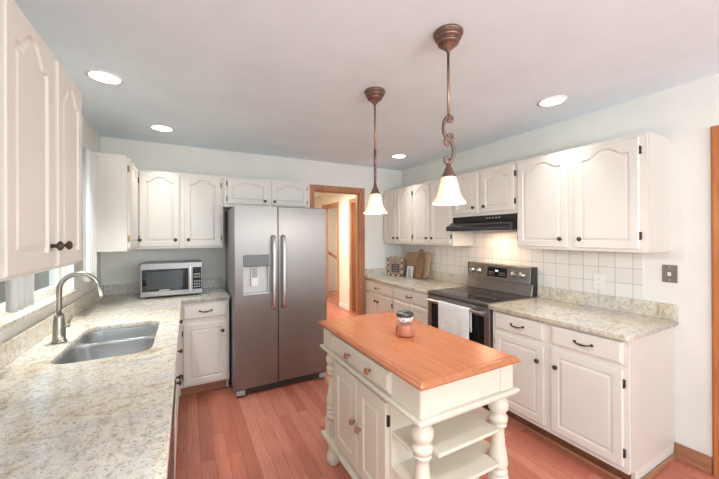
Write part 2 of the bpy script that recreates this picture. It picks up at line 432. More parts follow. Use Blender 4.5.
hl = thing('hall_added_light', 'added round frosted ceiling light, out of view, filling the hall beyond the kitchen doorway', 'ceiling light', (1.9, 5.4, CEIL))
MB().lathe([(.14, -.0005), (.14, -.02), (.05, -.02)], n=28).build('base', BRONZE, hl)
MB().lathe([(.13, -.0205), (.13, -.04), (.10, -.07), (.04, -.085), (.002, -.088)], n=28).build('shade', LAMP, hl)
area('hall_fill', (1.9, 5.4, CEIL-.1), .25, 48, (1, .95, .84))  # hall fixture and this lamp are unseen, added to brighten the hall
area('stair_light', (3.6, 6.6, CEIL-.1), .25, 12, (1, .93, .80))

# ---- window over the sink
wf = MB()
fx0, fx1 = XL-.10, XL-.055
for y0, y1, z0, z1 in ((WY0, WY0+.045, WZ0, WZ1), (WY1-.045, WY1, WZ0, WZ1), (WY0+.045, WY1-.045, WZ0, WZ0+.045), (WY0+.045, WY1-.045, WZ1-.045, WZ1), (2.465, 2.515, WZ0+.045, WZ1-.045)):
    wf.box(fx0, fx1, y0, y1, z0, z1)
for y0, y1 in ((WY0+.045, 2.465), (2.515, WY1-.045)):
    wf.box(fx0+.01, fx1-.01, y0, y1, 1.56, 1.585)
win = struct('window_1', wf, TRIMW, bevel=.002)
for y0, y1 in ((WY0+.045, 2.465), (2.515, WY1-.045)):
    box(fx0+.02, fx0+.024, y0, y1, WZ0+.045, WZ1-.045).build('pane', WGLASS, win)
cs = MB()
cs.box(XL+.0005, XL+.016, WY0-.06, WY0, WZ0+.001, WZ1+.06).box(XL+.0005, XL+.016, WY1, WY1+.06, WZ0+.001, WZ1+.06).box(XL+.0005, XL+.016, WY0, WY1, WZ1, WZ1+.06)
struct('trim_1', cs, TRIMW, bevel=.002)
struct('trim_2', MB().box(XL-.10, XL-.0003, WY0, WY1, WZ0-.0215, WZ0-.0005).box(XL+.0003, XL+.035, WY0-.08, WY1+.068, WZ0-.0215, WZ0-.0005), GRAN)
struct('trim_3', box(XR-.008, XR-.0005, 1.05, YB-.0005, 1.0185, 1.372), TILE)
struct('trim_4', box(XR-.008, XR-.0005, 1.825, 2.565, 1.3725, 1.678), TILE)
# ground and fence outside the window
struct('ground', box(-7, XL-.15, -2, 14, -.35, -.3), GRASS)
fe = thing('fence', 'weathered tan board fence outside the window', 'fence', (-2.5, 3.2, -.3))
fb = MB()
for i in range(84): fb.box(0, .02, -3.2+i*.15, -3.2+i*.15+.14, 0, 2.0)
fb.build('boards', FENCE, fe)
MB().box(.0205, .06, -3.2, 9.3, .3, .39).box(.0205, .06, -3.2, 9.3, 1.25, 1.34).build('rail', FENCE, fe)

# ================================================================== CABINETS
# ---- right wall uppers  (local x runs towards -Y)
FX = 2.555; UB, UT = 1.372, 2.134; UH = UT-UB; UD = XR-FX-.0005
R_ = -PI/2
def yl(y, y0): return y0-y
c = upper('white two-door upper cabinet nearest the camera on the right wall, above the bare granite worktop', (FX, 1.806, UB), R_, 1.806-.904, UD, UH)
add_door(c, 1.806-1.790, 1.806-1.378, .022, UH-.022, .050, (1.806-1.425, .085), -1)
add_door(c, 1.806-1.331, 1.806-.945, .022, UH-.022, .050, (1.806-1.285, .085), 1, hinge_z=(.085, .085))
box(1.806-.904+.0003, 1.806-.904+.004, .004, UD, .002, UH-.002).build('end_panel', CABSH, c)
c = upper('short white two-door cabinet directly above the black range hood', (FX, 2.571, 1.680), R_, 2.571-1.808, UD, UT-1.680)
add_door(c, 2.571-2.545, 2.571-2.225, .030, UT-1.68-.022, .045, (2.571-2.265, .085), -1, margin=.048)
add_door(c, 2.571-2.175, 2.571-1.826, .030, UT-1.68-.022, .045, (2.571-2.135, .085), 1, margin=.048)
c = upper('white two-door upper cabinet on the right wall, between the hood and the corner cabinet', (FX, 3.258, UB), R_, 3.258-2.573, UD, UH)
add_door(c, 3.258-3.242, 3.258-2.937, .022, UH-.022, .045, (3.258-2.972, .085), -1, margin=.048)
add_door(c, 3.258-2.912, 3.258-2.600, .022, UH-.022, .045, (3.258-2.877, .085), 1, margin=.048)
c = upper('white two-door upper cabinet on the right wall, farthest from the camera against the back wall', (FX, YB-.001, UB), R_, YB-.001-3.260, UD, UH)
add_door(c, YB-3.925, YB-3.618, .022, UH-.022, .045, (YB-3.655, .085), -1, margin=.048)
add_door(c, YB-3.590, YB-3.280, .022, UH-.022, .045, (YB-3.555, .085), 1, margin=.048)
# ---- back wall uppers
UY = 3.63
c = upper('white two-door upper cabinet on the back wall above the microwave', (-.408, UY, UB), 0, .752, YB-UY-.0005, UH-.012)
add_door(c, .022, .352, .022, UH-.034, .050, (.318, .085), -1)
add_door(c, .395, .728, .022, UH-.034, .050, (.430, .085), 1)
c = upper('shallow white two-door cabinet above the refrigerator', (.346, UY, 1.800), 0, .955, YB-UY-.0005, .322)
add_door(c, .040, .452, .035, .300, .035, (.425, .075), -1, margin=.040, hinge_z=(.05, .05))
add_door(c, .505, .915, .035, .300, .035, (.530, .075), 1, margin=.040, hinge_z=(.05, .05))
# ---- left wall uppers (local x runs towards +Y)
c = upper('narrow white upper cabinet in the left back corner, seen from its blank side', (-.41, 3.10, UB), PI/2, YB-3.10-.001, .3245, UH)
add_door(c, .020, .470, .022, UH-.022, .050, (.43, .085), -1, hm=BRASS)
c = upper('large white upper cabinet on the left wall, closest to the camera', (-.418, .42, UB), PI/2, 1.40, .3165, UH)
add_door(c, .360, .665, .012, UH-.022, .055, (.395, .085), 1, margin=.058)
add_door(c, .712, 1.045, .012, UH-.016, .062, (1.015, .085), None, margin=.05)
add_door(c, 1.088, 1.385, .012, UH-.016, .062, (1.110, .085), 1, margin=.05)
# ---- right wall base
BX = 2.245; BD = XR-BX-.0005
w = 1.812-.886
c = base('white base cabinet nearest the camera on the right, under the bare granite worktop', (BX, 1.812, 0), R_, w, BD, toem=OAKD)
add_drawer(c, .030, .435, .730, .860); add_drawer(c, .488, w-.025, .730, .860)
add_door(c, .030, .435, .135, .700, 0, (.398, .585), -1)
add_door(c, .488, w-.025, .135, .700, 0, (.528, .585), 1)
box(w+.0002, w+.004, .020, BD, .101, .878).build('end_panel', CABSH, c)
shoe = MB().box(0, w, .050, .0695, 0, .018).box(w+.0045, w+.018, .07, BD-.031, 0, .035)
shoe.build('shoe_moulding', OAKB, c, bevel=.004)
w = 3.250-2.590
c = base('white base cabinet just left of the range', (BX, 3.250, 0), R_, w, BD)
add_drawer(c, .020, w-.020, .730, .860)
add_door(c, .020, .318, .135, .700, 0, (.29, .62), -1); add_door(c, .342, w-.020, .135, .700, 0, (.37, .62), 1)
w = YB-.001-3.252
c = base('white base cabinet on the right wall beside the doorway, in the far corner', (BX, YB-.001, 0), R_, w, BD)
add_drawer(c, .035, w-.040, .730, .860)
add_door(c, .035, .335, .135, .700, 0, (.305, .62), -1); add_door(c, .345, w-.040, .135, .700, 0, (.375, .62), 1)
# ---- back wall base
BY = 3.345
c = base('white base cabinet with one drawer and one door under the microwave, beside the refrigerator', (-.066, BY, 0), 0, .432, YB-BY-.0005, toem=OAKB)
add_drawer(c, .040, .415, .722, .862)
add_door(c, .040, .415, .118, .675, 0, (.372, .59), -1, margin=.05)
# ---- left wall base run (front plane just left of the camera)
LX = -.077; LD = LX-XL-.0005
def leftbase(label, y0, y1): return base(label, (LX, y0, 0), PI/2, y1-y0, LD)
c = leftbase('white base cabinet beside the inside corner on the left wall run', 2.702, 3.343); w = .641
add_drawer(c, .02, w-.06, .73, .86, pull=False, knobs=(.28,)); add_door(c, .02, w-.06, .135, .70, 0, (.07, .62), 1)
c = leftbase('white double-door base cabinet under the sink', 1.842, 2.700); w = .858
add_drawer(c, .02, w-.02, .73, .86, pull=False)
add_door(c, .02, .420, .135, .70, 0, (.385, .60), -1); add_door(c, .438, w-.02, .135, .70, 0, (.475, .60), 1)
c = leftbase('white drawer base cabinet at the near end of the left worktop', .772, 1.228); w = .456
for z0, z1 in ((.73, .86), (.44, .70), (.135, .41)): add_drawer(c, .02, w-.02, z0, z1)
dw = thing('dishwasher', 'dark dishwasher built in under the left worktop beside the sink cabinet', 'dishwasher', (LX, 1.232, 0), PI/2)
box(0, .606, .002, .57, .10, .872).build('tub', BLACKM, dw); box(.003, .603, -.022, .0015, .12, .868).build('door', STEELD, dw, bevel=.004)
hd = MB().tube([(.10, -.030, .81), (.506, -.030, .81)], .005, 10).box(.11, .12, -.030, -.0225, .806, .814).box(.486, .496, -.030, -.0225, .806, .814)
hd.build('handle', IRON, dw); box(.01, .596, .05, .06, 0, .0995).build('toe_kick', BLACKM, dw)

# ================================================================== WORKTOPS
CT0, CT1 = .8795, .914
WXE = -.043; WYE = 3.305; CXE = .372
def arc(cx, cy, r, a0, a1, n=6): return [(cx+r*math.cos(a0+(a1-a0)*i/n), cy+r*math.sin(a0+(a1-a0)*i/n)) for i in range(n+1)]
outl = [(XL+.0005, YB-.0005), (XL+.0005, .735)] + arc(WXE-.06, .795, .06, -PI/2, 0) + [(WXE, WYE), (CXE, WYE), (CXE, YB-.0005)]
SX0, SX1, SY0, SY1 = -.553, -.158, 1.905, 2.628
hole = rrect(SX0, SX1, SY0, SY1, .085, 8)
wt = thing('worktop', 'L-shaped cream granite worktop along the left wall around the sink', 'worktop', (0, 0, 0), 0, 'granite worktops')
slab('top', [outl, hole], CT0, CT1, GRAN, .005, wt)
MB().box(XL+.0005, XL+.028, .74, YB-.0008, CT1+.0003, 1.016).box(XL+.0285, CXE-.005, YB-.028, YB-.0008, CT1+.0003, 1.016).build('backsplash', GRAN, wt, bevel=.002)
wt = thing('worktop', 'granite worktop on the right wall, nearest the camera, with nothing on it', 'worktop', (0, 0, 0), 0, 'granite worktops')
slab('top', [[(2.195, 1.815), (2.195, .89)] + arc(2.215, .885, .02, PI, 1.5*PI, 4) + [(XR-.0005, .865), (XR-.0005, 1.815)]], CT0, CT1, GRAN, .005, wt)
box(XR-.028, XR-.0008, .865, 1.815, CT1+.0003, 1.018).build('backsplash', GRAN, wt, bevel=.002)
wt = thing('worktop', 'granite worktop in the far right corner, holding the cutting boards', 'worktop', (0, 0, 0), 0, 'granite worktops')
slab('top', [[(2.215, YB-.0005), (2.215, 2.592), (XR-.0005, 2.592), (XR-.0005, YB-.0005)]], CT0, CT1, GRAN, .005, wt)
MB().box(XR-.028, XR-.0008, 2.592, YB-.0008, CT1+.0003, 1.018).box(2.245, XR-.0285, YB-.028, YB-.0008, CT1+.0003, 1.018).build('backsplash', GRAN, wt, bevel=.002)

# sink
sk = thing('kitchen_sink', 'undermounted stainless steel double-bowl sink in the left granite worktop', 'sink', (0, 0, 0))
def bowl(y0, y1, r1, depth):
    x0, x1 = SX0-.002, SX1+.002
    rings = []
    for ins, z, r in ((0, .874, .075), (0, .868, .075), (.006, .80, .075), (.012, .8785-depth+.03, .07), (.022, .8785-depth+.01, .06), (.045, .8785-depth, .04), (.12, .8785-depth-.003, .03)):
        rings.append([(x, y, z) for x, y in rrect(x0+ins, x1-ins, y0+ins, y1-ins, max(r, .02), 8)])
    o = MB().loops(rings, True, False, True).build('bowl', SINKM, sk)
    s_ = o.modifiers.new('solid', 'SOLIDIFY'); s_.thickness = .002; s_.offset = 1
    zc = .8785-depth-.003
    MB().lathe([(.045, zc+.0008), (.044, zc+.003), (.03, zc+.003), (.028, zc+.0012), (.002, zc+.0012)], (x0+x1)/2, (y0+y1)/2, 24).build('drain', STEELL, o)
bowl(SY0-.002, 2.325, .08, .20); bowl(2.345, SY1+.002, .08, .20)
slab('rim', [rrect(SX0-.03, SX1+.03, SY0-.03, SY1+.03, .05, 6), rrect(SX0-.002, SX1+.002, SY0-.002, 2.325, .075, 8)[::-1], rrect(SX0-.002, SX1+.002, 2.345, SY1+.002, .075, 8)[::-1]], .8735, .8788, SINKM, .001, sk)

# faucet
fx, fy = -.612, 2.315
fa = thing('faucet', 'tall brushed nickel gooseneck faucet with pull-down spray head beside the sink', 'faucet', (fx, fy, CT1+.0003))
MB().lathe([(.034, 0), (.034, .006), (.029, .012), (.028, .05), (.026, .10), (.022, .135), (.0205, .15), (.017, .152)]).build('base', NICKEL, fa)
dirv = Vector((1, .12, 0)).normalized(); R2 = .082
pts = [Vector((0, 0, z)) for z in (.145, .18, .22, .26, .275)]
for i in range(1, 19):
    a = PI*(i/18)*.96; pts.append(Vector((0, 0, .285)) + dirv*(R2-R2*math.cos(a)) + Vector((0, 0, R2*math.sin(a))))
MB().tube(pts, .0128, 14).build('neck', NICKEL, fa)
e = pts[-1]; dv = (pts[-1]-pts[-2]).normalized()
MB().tube([e-dv*.004, e+dv*.012, e+dv*.02, e+dv*.06, e+dv*.088], [.0145, .0145, .0165, .020, .0225], 16).build('spray_head', NICKEL, fa)
hdl = MB().tube([(.02, 0, .085), (.042, 0, .088)], .013, 12)
hdl.tube([(.038, 0, .092), (.044, .0, .115), (.050, 0, .140)], [.007, .006, .005], 10).build('lever', NICKEL, fa)

# ================================================================== REFRIGERATOR
FRX, FRW, FY = .388, .910, 3.105
fr = thing('refrigerator', 'stainless steel side-by-side refrigerator with water dispenser, beside the doorway', 'refrigerator', (FRX, FY, 0))
box(.004, FRW-.004, .062, .80, .035, 1.765).build('cabinet_body', GREYP, fr, bevel=.004)
SPL = .398
# freezer door with dispenser hole
X0, X1, Z0, Z1 = .075, .312, .940, 1.312
dl = MB()
dl.box(.002, X0, 0, .058, .075, 1.775).box(X1, SPL-.0035, 0, .058, .075, 1.775).box(X0, X1, 0, .058, .075, Z0).box(X0, X1, 0, .058, Z1, 1.775).box(X0, X1, .053, .058, Z0, Z1)
fd = dl.build('freezer_door', STEEL, fr)
bmx = bmesh.new(); bmx.from_mesh(fd.data); bmesh.ops.remove_doubles(bmx, verts=bmx.verts, dist=1e-5); bmx.to_mesh(fd.data); bmx.free()
rd = box(SPL+.0035, FRW-.002, 0, .058, .075, 1.775).build('fridge_door', STEEL, fr, bevel=.006)
dp = box(X0+.001, X1-.001, -.004, .012, 1.205, Z1-.001).build('dispenser_panel', DPAN, fr, bevel=.003)
dc = MB().box(X0+.001, X0+.006, .0, .052, Z0+.001, 1.204).box(X1-.006, X1-.001, 0, .052, Z0+.001, 1.204).box(X0+.006, X1-.006, .047, .052, Z0+.001, 1.204)
dc.build('dispenser_cavity', LGREY, fr)
box(X0+.001, X1-.001, -.006, .046, Z0+.001, Z0+.018).build('drip_tray', LGREY, fr, bevel=.003)
box(.150, .215, .018, .046, 1.015, 1.200).build('paddle', WHITEP, fr, bevel=.004)
box(.158, .207, .010, .0175, 1.10, 1.19).build('ice_chute', GREYP, fr, bevel=.003)
for hx, par in ((SPL-.048, fd), (SPL+.048, rd)):
    pts = [(hx, -.002, .80), (hx, -.03, .805), (hx, -.05, .83), (hx, -.055, .95), (hx, -.057, 1.15), (hx, -.055, 1.33), (hx, -.05, 1.455), (hx, -.03, 1.482), (hx, -.002, 1.487)]
    hb = MB(); rings = []
    for p in pts:
        rings.append([(p[0]+.015*math.cos(2*PI*k/12), p[1]+.009*math.sin(2*PI*k/12), p[2]) for k in range(12)])
    pts2 = [Vector(p) for p in pts]
    hb.tube(pts2, .0165, 14); hb.build('handle', HANDLE, par)
MB().box(.01, FRW-.01, .03, .06, .018, .07).build('kick_grille', BLACKM, fr)
for fxx in (.05, FRW-.05):
    MB().box(fxx-.04, fxx+.04, -.005, .028, .02, .062).build('hinge_cover', GREYP, fr, bevel=.006)
    MB().lathe([(.018, 0), (.018, .0175)], fxx, .04, 12).build('foot', BLACKM, fr)
MB().box(FRW-.075, FRW-.035, -.0012, -.0002, 1.705, 1.712).build('logo', STEELD, rd)

# ================================================================== MICROWAVE
mw = thing('microwave', 'stainless steel microwave oven with black door on the back worktop', 'microwave', (-.372, 3.52, CT1+.0005))
box(.003, .512, .025, .38, .014, .322).build('housing', STEELD, mw, bevel=.005)
mwf = box(0, .515, 0, .0248, .014, .325).build('front_frame', STEELM, mw, bevel=.005)
md = box(.014, .392, -.006, -.0003, .062, .268).build('door', BLACKG, mw, bevel=.002)
box(.050, .345, -.0075, -.0063, .088, .243).build('window', mat('microwave_window', (.045, .045, .048), .2), md)
MB().box(.150, .235, -.0075, -.0063, .068, .076).build('logo', LGREY, md)
hb = MB().box(.398, .420, -.018, -.0003, .040, .295); hb.build('handle', STEELL, mw, bevel=.006)
kp = box(.428, .505, -.004, -.0003, .062, .275).build('control_panel', BLACKG, mw, bevel=.002)
for r in range(5):
    for cc in range(3):
        x = .438+cc*.021; z = .078+r*.026 + (.018 if r > 2 else 0)
        box(x, x+.015, -.0055, -.0042, z, z+.014).build('button', GREYP, kp)
box(.438, .495, -.0052, -.0042, .235, .262).build('display', BLACK, kp)
for x in (.05, .46):
    for y in (.05, .33): MB().lathe([(.012, 0), (.012, .0138)], x, y, 10).build('foot', BLACKM, mw)

# ================================================================== RANGE
RY0, RY1 = 1.820, 2.588; RW = RY1-RY0
rg = thing('kitchen_range', 'stainless steel electric range with glass cooktop and a towel on its oven door', 'range', (2.235, RY1, 0), R_)
# local: x 0..RW (towards camera), y depth 0..0.64
box(.003, RW-.003, .02, .632, .04, .893).build('body', BLACKM, rg)
box(.0, RW, -.028, .60, .8935, .918).build('cooktop_trim', STEELR, rg, bevel=.004)
ct = box(.02, RW-.02, -.004, .568, .9183, .9215).build('cooktop_glass', BLACKG, rg)
for bx_, by_, r in ((.19, .13, .085), (.58, .13, .105), (.19, .42, .105), (.58, .42, .085), (.385, .45, .05)):
    MB().lathe([(r, .9217), (r, .9220), (r-.006, .9220), (r-.006, .9217)], bx_, by_, 40, caps=(False, False)).build('burner_ring', BURN, ct)
od = MB().box(.006, RW-.006, -.022, .0195, .800, .885).box(.006, .055, -.022, .0195, .235, .80).box(RW-.055, RW-.006, -.022, .0195, .235, .80).box(.055, RW-.055, -.022, .0195, .235, .30)
odo = od.build('oven_door', STEELR, rg)
box(.0555, RW-.0555, -.020, .0, .3005, .7995).build('oven_window', BLACKG, odo)
hb = MB().tube([(.045, -.062, .836), (RW-.045, -.062, .836)], .0125, 12)
for x in (.055, RW-.055): hb.box(x-.012, x+.012, -.064, -.0225, .824, .846)
hb.build('handle', STEELL, odo, bevel=.002)
box(.006, RW-.006, -.018, .0195, .07, .225).build('storage_drawer', STEELR, rg, bevel=.004)
box(.03, RW-.03, .03, .05, 0, .0395).build('kick', BLACKM, rg)
# backguard
MB().prism([(.535, .9218), (.635, .9218), (.635, 1.03), (.555, 1.03)], .002, RW-.002).build('lower_backguard', STEELR, rg, bevel=.003)
bg = MB().prism([(.540, 1.0305), (.628, 1.0305), (.628, 1.192), (.575, 1.192), (.562, 1.185)], .018, RW-.018).build('control_panel', STEELR, rg, bevel=.003)
MB().box(RW-.0178, RW-.001, .560, .634, .9225, 1.190).build('end_cap', BLACKM, rg, bevel=.003)
MB().box(.001, .0178, .560, .634, 1.031, 1.190).build('end_cap', BLACKM, rg, bevel=.003)
def sl(z): return .540 + (z-1.03)*(.022/.155)
dsp = MB().prism([(sl(1.065)-.003, 1.065), (sl(1.065)+.004, 1.065), (sl(1.16)+.004, 1.16), (sl(1.16)-.003, 1.16)], .275, .505).build('display', BLACKG, bg)
for dx in (.372, .384, .396):
    box(dx, dx+.008, sl(1.12)-.0045, sl(1.12)-.0032, 1.118, 1.134).build('digit', DISP, dsp)
for dx in (.295, .32, .345, .42, .445, .47):
    for zz in (1.085, 1.105): box(dx, dx+.014, sl(zz)-.0046, sl(zz)-.0034, zz, zz+.006).build('button', GREYP, dsp)
for kx in (.075, .165, .575, .665):
    zc = 1.11; y = sl(zc)
    k = MB().lathe([(.029, y-.001), (.028, y-.006), (.022, y-.010), (.021, y-.026), (.018, y-.029), (.002, y-.0295)], kx, zc, 20, 'y').box(kx-.004, kx+.004, y-.034, y-.026, zc-.017, zc+.017)
    k.build('knob', STEELL, bg)
# towel over the oven handle
tw = MB(); rings = []
tx0, tx1 = RY1-2.37, RY1-1.99; n = 26
path = [(-.0455, .64), (-.0455, .74), (-.0455, .836)] + [(-.062+.0165*math.cos(a), .836+.0165*math.sin(a)) for a in (PI*.2, PI*.4, PI*.6, PI*.8)] + [(-.0790, .836), (-.0795, .76), (-.081, .68), (-.082, .60), (-.083, .54)]
for (py, pz) in path:
    rings.append([(tx0+(tx1-tx0)*i/n + (0.006*(.842-pz)/.3 if i in (0, n) else 0), py + (-.0035*(1-math.cos(i/n*2*PI*3)) * max(0, (.84-pz))/.3 if py < -.07 else .002*math.sin(i)*0), pz) for i in range(n+1)])
tw.loops(rings, closed=False, cap0=False, cap1=False)
t_ = tw.build('dish_towel', TOWEL, label='white and grey patterned dish towel hanging over the oven door handle', cat='towel', loc=(2.235, RY1, 0), rotz=R_)
k = t_.modifiers.new('s', 'SOLIDIFY'); k.thickness = .003; k.offset = 0

# ================================================================== HOOD
hd = thing('range_hood', 'black under-cabinet range hood above the range', 'range hood', (FX, 2.569, 1.535), R_)
HWD = 2.569-1.812
prof = [(.32, .0), (.32, .1445), (-.002, .1445), (-.004, .095), (-.075, .052), (-.096, .046), (-.105, .036), (-.105, 0)]
MB().prism(prof, 0, HWD).build('body', BLACK, hd, bevel=.003)
box(.01, HWD-.01, -.1085, -.1053, .006, .032).build('front_lip', mat('hood_lip', (.06, .06, .065), .12), hd)
box(.05, HWD-.05, -.09, .28, -.004, -.0003).build('filter', STEELD, hd)
sw = MB()
for i in range(5): sw.box(.44+i*.035, .455+i*.035, -.0085, -.0042, .112, .124)
sw.build('switches', GREYP, hd)
box(.31, .45, .06, .13, -.0055, -.0042).build('lamp_lens', HLENS, hd)
area('hood_lamp', (FX+.10, 2.19, 1.524), .18, 2.0, (1, .70, .48))

# ================================================================== ISLAND
isl = thing('kitchen_island', 'cream painted island with turned legs and an orange wood top', 'kitchen island', (1.07, 1.478, 0))
def ib(x0, x1, y0, y1, z0, z1): return MB().box(x0-1.07, x1-1.07, y0-1.478, y1-1.478, z0, z1)
# top with stepped edge
TX0, TX1, TY0, TY1 = .770, 1.360, .942, 2.010
tp = MB()
def rc(i, z): return [(x-1.07, y-1.478, z) for x, y in rrect(TX0+i, TX1-i, TY0+i, TY1-i, .006, 3)]
tp.loops([rc(.016, .900), rc(.008, .900), rc(.002, .903), rc(0, .909), rc(.003, .915), rc(.010, .918), rc(.012, .921), rc(.018, .924), rc(.030, .924), rc(.031, .9225), rc(.0335, .9225), rc(.0345, .924)], smooth=False)
tp.build('top', ITOP, isl)
AX0, AX1, AY0, AY1 = .803, 1.350, .985, 1.972
ap = ib(AX0, AX1, AY0, AY1, .770, .8995)
ap.build('apron', ISL, isl, bevel=.002)
tp = MB()
def rc2(i, z): return [(x-1.07, y-1.478, z) for x, y in rrect(.780+i, 1.376-i, .962+i, 1.994-i, .004, 2)]
tp.loops([rc2(.02, .742), rc2(.008, .744), rc2(.004, .752), rc2(0, .756), rc2(0, .764), rc2(.006, .7697)], smooth=False)
tp.build('ledge_moulding', ISL, isl)
# corner blocks on apron
for yy in (AY0, AY1-.085):
    ib(AX0-.004, AX0-.0003, yy, yy+.085, .7705, .899).build('corner_block', ISL, isl)
for xx in (AX0, AX1-.085):
    ib(xx, xx+.085, AY0-.004, AY0-.0003, .7705, .899).build('corner_block', ISL, isl)
LEGP = [(.030, .7415), (.040, .738), (.041, .724), (.033, .720), (.032, .714), (.041, .706), (.046, .694), (.047, .680), (.044, .664), (.036, .652), (.028, .648), (.028, .642), (.040, .636), (.044, .624), (.041, .608), (.029, .602), (.029, .598), (.038, .594), (.038, .588), (.027, .584), (.027, .56), (.031, .50), (.039, .45), (.043, .42), (.043, .405), (.038, .393), (.029, .389), (.030, .384), (.041, .379), (.043, .370), (.040, .362), (.033, .359), (.042, .354), (.045, .345), (.041, .336), (.034, .333), (.044, .328), (.047, .318), (.044, .307), (.036, .302), (.040, .29)]
FOOTP = [(.036, .173), (.030, .165), (.040, .152), (.042, .135), (.030, .115), (.027, .105), (.037, .098), (.028, .090), (.034, .080), (.044, .055), (.044, .030), (.034, .004), (.030, 0)]
for lx in (.848, 1.308):
    for ly in (1.030, 1.928):
        l = MB().lathe(LEGP, lx-1.07, ly-1.478, 28).box(lx-1.07-.042, lx-1.07+.042, ly-1.478-.042, ly-1.478+.042, .1965, .290)
        l.lathe(FOOTP, lx-1.07, ly-1.478, 28)
        l.build('leg', ISL, isl)
ib(.785, 1.371, .967, 1.989, .174, .196).build('bottom_shelf', ISL, isl, bevel=.004)
body = ib(.815, 1.341, 1.205, 1.825, .1965, .7415); bd = body.build('cabinet_body', ISL, isl, bevel=.002)
for z in (.427, .585):
    pl = [(.815, 1.2045), (.815, 1.078), (.897, 1.078), (.897, .985), (1.259, .985), (1.259, 1.078), (1.341, 1.078), (1.341, 1.2045)]
    MB().prism([(a-1.07, c_-1.478) for a, c_ in pl], z, z+.016, 'z').build('shelf', ISL, isl, bevel=.003)
fr_ = thing('tmp', '', '')
# doors on the side facing the sink: temporary frame object gives the local placement
fr_.parent = isl; fr_.location = (.815-1.07, 1.825-1.478, 0); fr_.rotation_euler = (0, 0, R_)
def to_isl(o):
    M = Matrix.Translation(fr_.location) @ Matrix.Rotation(R_, 4, 'Z')
    for q in [o]+list(o.children_recursive): q.data.transform(M)
    o.parent = isl
HB = IRON
for args in ((.020, .318, (.300, .490), -1), (.328, .600, (.362, .480), 1)):
    o = add_door(fr_, args[0], args[1], .225, .722, 0, args[2], args[3], m=ISL, knobm=KNOBW, margin=.06); to_isl(o)
fr_.location = (AX0-1.07, AY1-1.478, 0)
o = add_drawer(fr_, 0.165, .790, .786, .882, m=ISL, pull=False, knobs=(.408, .632), knobm=KNOBW); to_isl(o)
bpy.data.objects.remove(fr_)

# jar candle on island
jr = thing('candle_jar', 'glass jar with pink filling and dark lid on the island top', 'jar', (1.088, 1.468, .9245))
MB().lathe([(.040, .002), (.049, .003), (.0505, .012), (.0490, .060), (.047, .064), (.002, .065)], n=28).build('filling', PINK, jr)
MB().lathe([(.046, 0), (.052, .001), (.0535, .010), (.0520, .064), (.049, .074), (.044, .080), (.0435, .112), (.042, .112), (.0425, .079), (.0475, .073), (.0505, .064), (.0520, .010)], n=28).build('jar_body', JARG, jr)
MB().lathe([(.0438, .082), (.0450, .082), (.0450, .108), (.0438, .108)], n=28, caps=(False, False)).build('label_band', BAND, jr)
MB().lathe([(.040, .1125), (.047, .1125), (.049, .117), (.048, .126), (.040, .131), (.020, .134), (.010, .136), (.009, .141), (.001, .142)], n=28).build('lid', LIDM, jr)

# ================================================================== PENDANTS
def scroll(mb, s):
    """S-shaped double scroll in the x-z plane between z=0 and z=-.20"""
    def spiral(cx, cz, r0, a0, a1, flip):
        out = []
        for i in range(25):
            t = i/24; a = a0+(a1-a0)*t; r = r0*(1-.62*t)
            out.append((cx+flip*r*math.cos(a), 0, cz+r*math.sin(a)))
        return out
    for (cz, f) in ((-.060, -1), (-.172, 1)):
        # open C facing one side with curled ends
        A, B, q = .031, .058, .0150
        arc_ = [(f*(A*math.cos(a)) - f*.006, 0, cz+B*math.sin(a)) for a in [PI/2-PI*i/18 for i in range(19)]]
        top = []
        for i in range(1, 15):
            a = PI/2 + i/14*1.45*PI; r = q*(1-.25*i/14)
            top.append((-f*.006 + f*r*math.cos(a), 0, cz+B-q + r*math.sin(a)))
        bot = [(x, y, 2*cz-z) for x, y, z in top]
        pts = top[::-1]+arc_+bot
        mb.tube(pts, [.0060+.0030*math.sin(PI*i/(len(pts)-1)) for i in range(len(pts))], 8)
def pendant(label, loc, rot):
    t = thing('pendant_light', label, 'pendant light', loc, rot, 'pendant lights over the island')
    MB().lathe([(.068, -.0005), (.071, -.005), (.070, -.013), (.060, -.017), (.059, -.020), (.063, -.024), (.062, -.032), (.056, -.038), (.049, -.041), (.048, -.044), (.052, -.048), (.050, -.055), (.044, -.060), (.036, -.062), (.030, -.072), (.016, -.084), (.010, -.092), (.006, -.102)], n=36).build('canopy', BRONZE, t)
    MB().tube([(0, 0, -.10), (0, 0, -.42)], .0065, 12).build('rod', BRONZEL, t)
    s_ = MB(); 
    mbx = MB(); scroll(mbx, 1)
    for v in mbx.bm.verts: v.co.z += -.415
    mbx.tube([(0, 0, -.415), (0, 0, -.425)], .010, 10)
    mbx.build('scroll', BRONZE, t)
    MB().lathe([(.007, -.645), (.012, -.650), (.012, -.664), (.018, -.672), (.021, -.684), (.028, -.698), (.034, -.708), (.034, -.714), (.02, -.715)], n=28).build('socket_cap', BRONZE, t)
    o = MB().lathe([(.030, -.709), (.036, -.720), (.042, -.740), (.047, -.765), (.053, -.790), (.062, -.812), (.072, -.828), (.080, -.836), (.081, -.842)], n=40, caps=(False, False)).build('shade', SHADE, t)
    k = o.modifiers.new('s', 'SOLIDIFY'); k.thickness = .004; k.offset = 1
    MB().lathe([(.010, -.716), (.012, -.73), (.022, -.75), (.026, -.775), (.020, -.795), (.008, -.803), (.001, -.804)], n=20).build('bulb', BULB, t)
    for q in t.children:
        if q.name.split('.')[0] in ('scroll', 'socket_cap', 'shade', 'bulb'): q.location.z = .012
    l = bpy.data.lights.new('pendant_lamp', 'POINT'); l.energy = P_PENDANT; l.color = (.98, .96, .90); l.shadow_soft_size = .04
    lo = bpy.data.objects.new('pendant_lamp', l); C.objects.link(lo); lo.location = (loc[0], loc[1], loc[2]-.85)
    return t
pendant('bronze pendant light nearer the camera, its scroll seen from the side', (1.125, 1.158, CEIL), -.45)
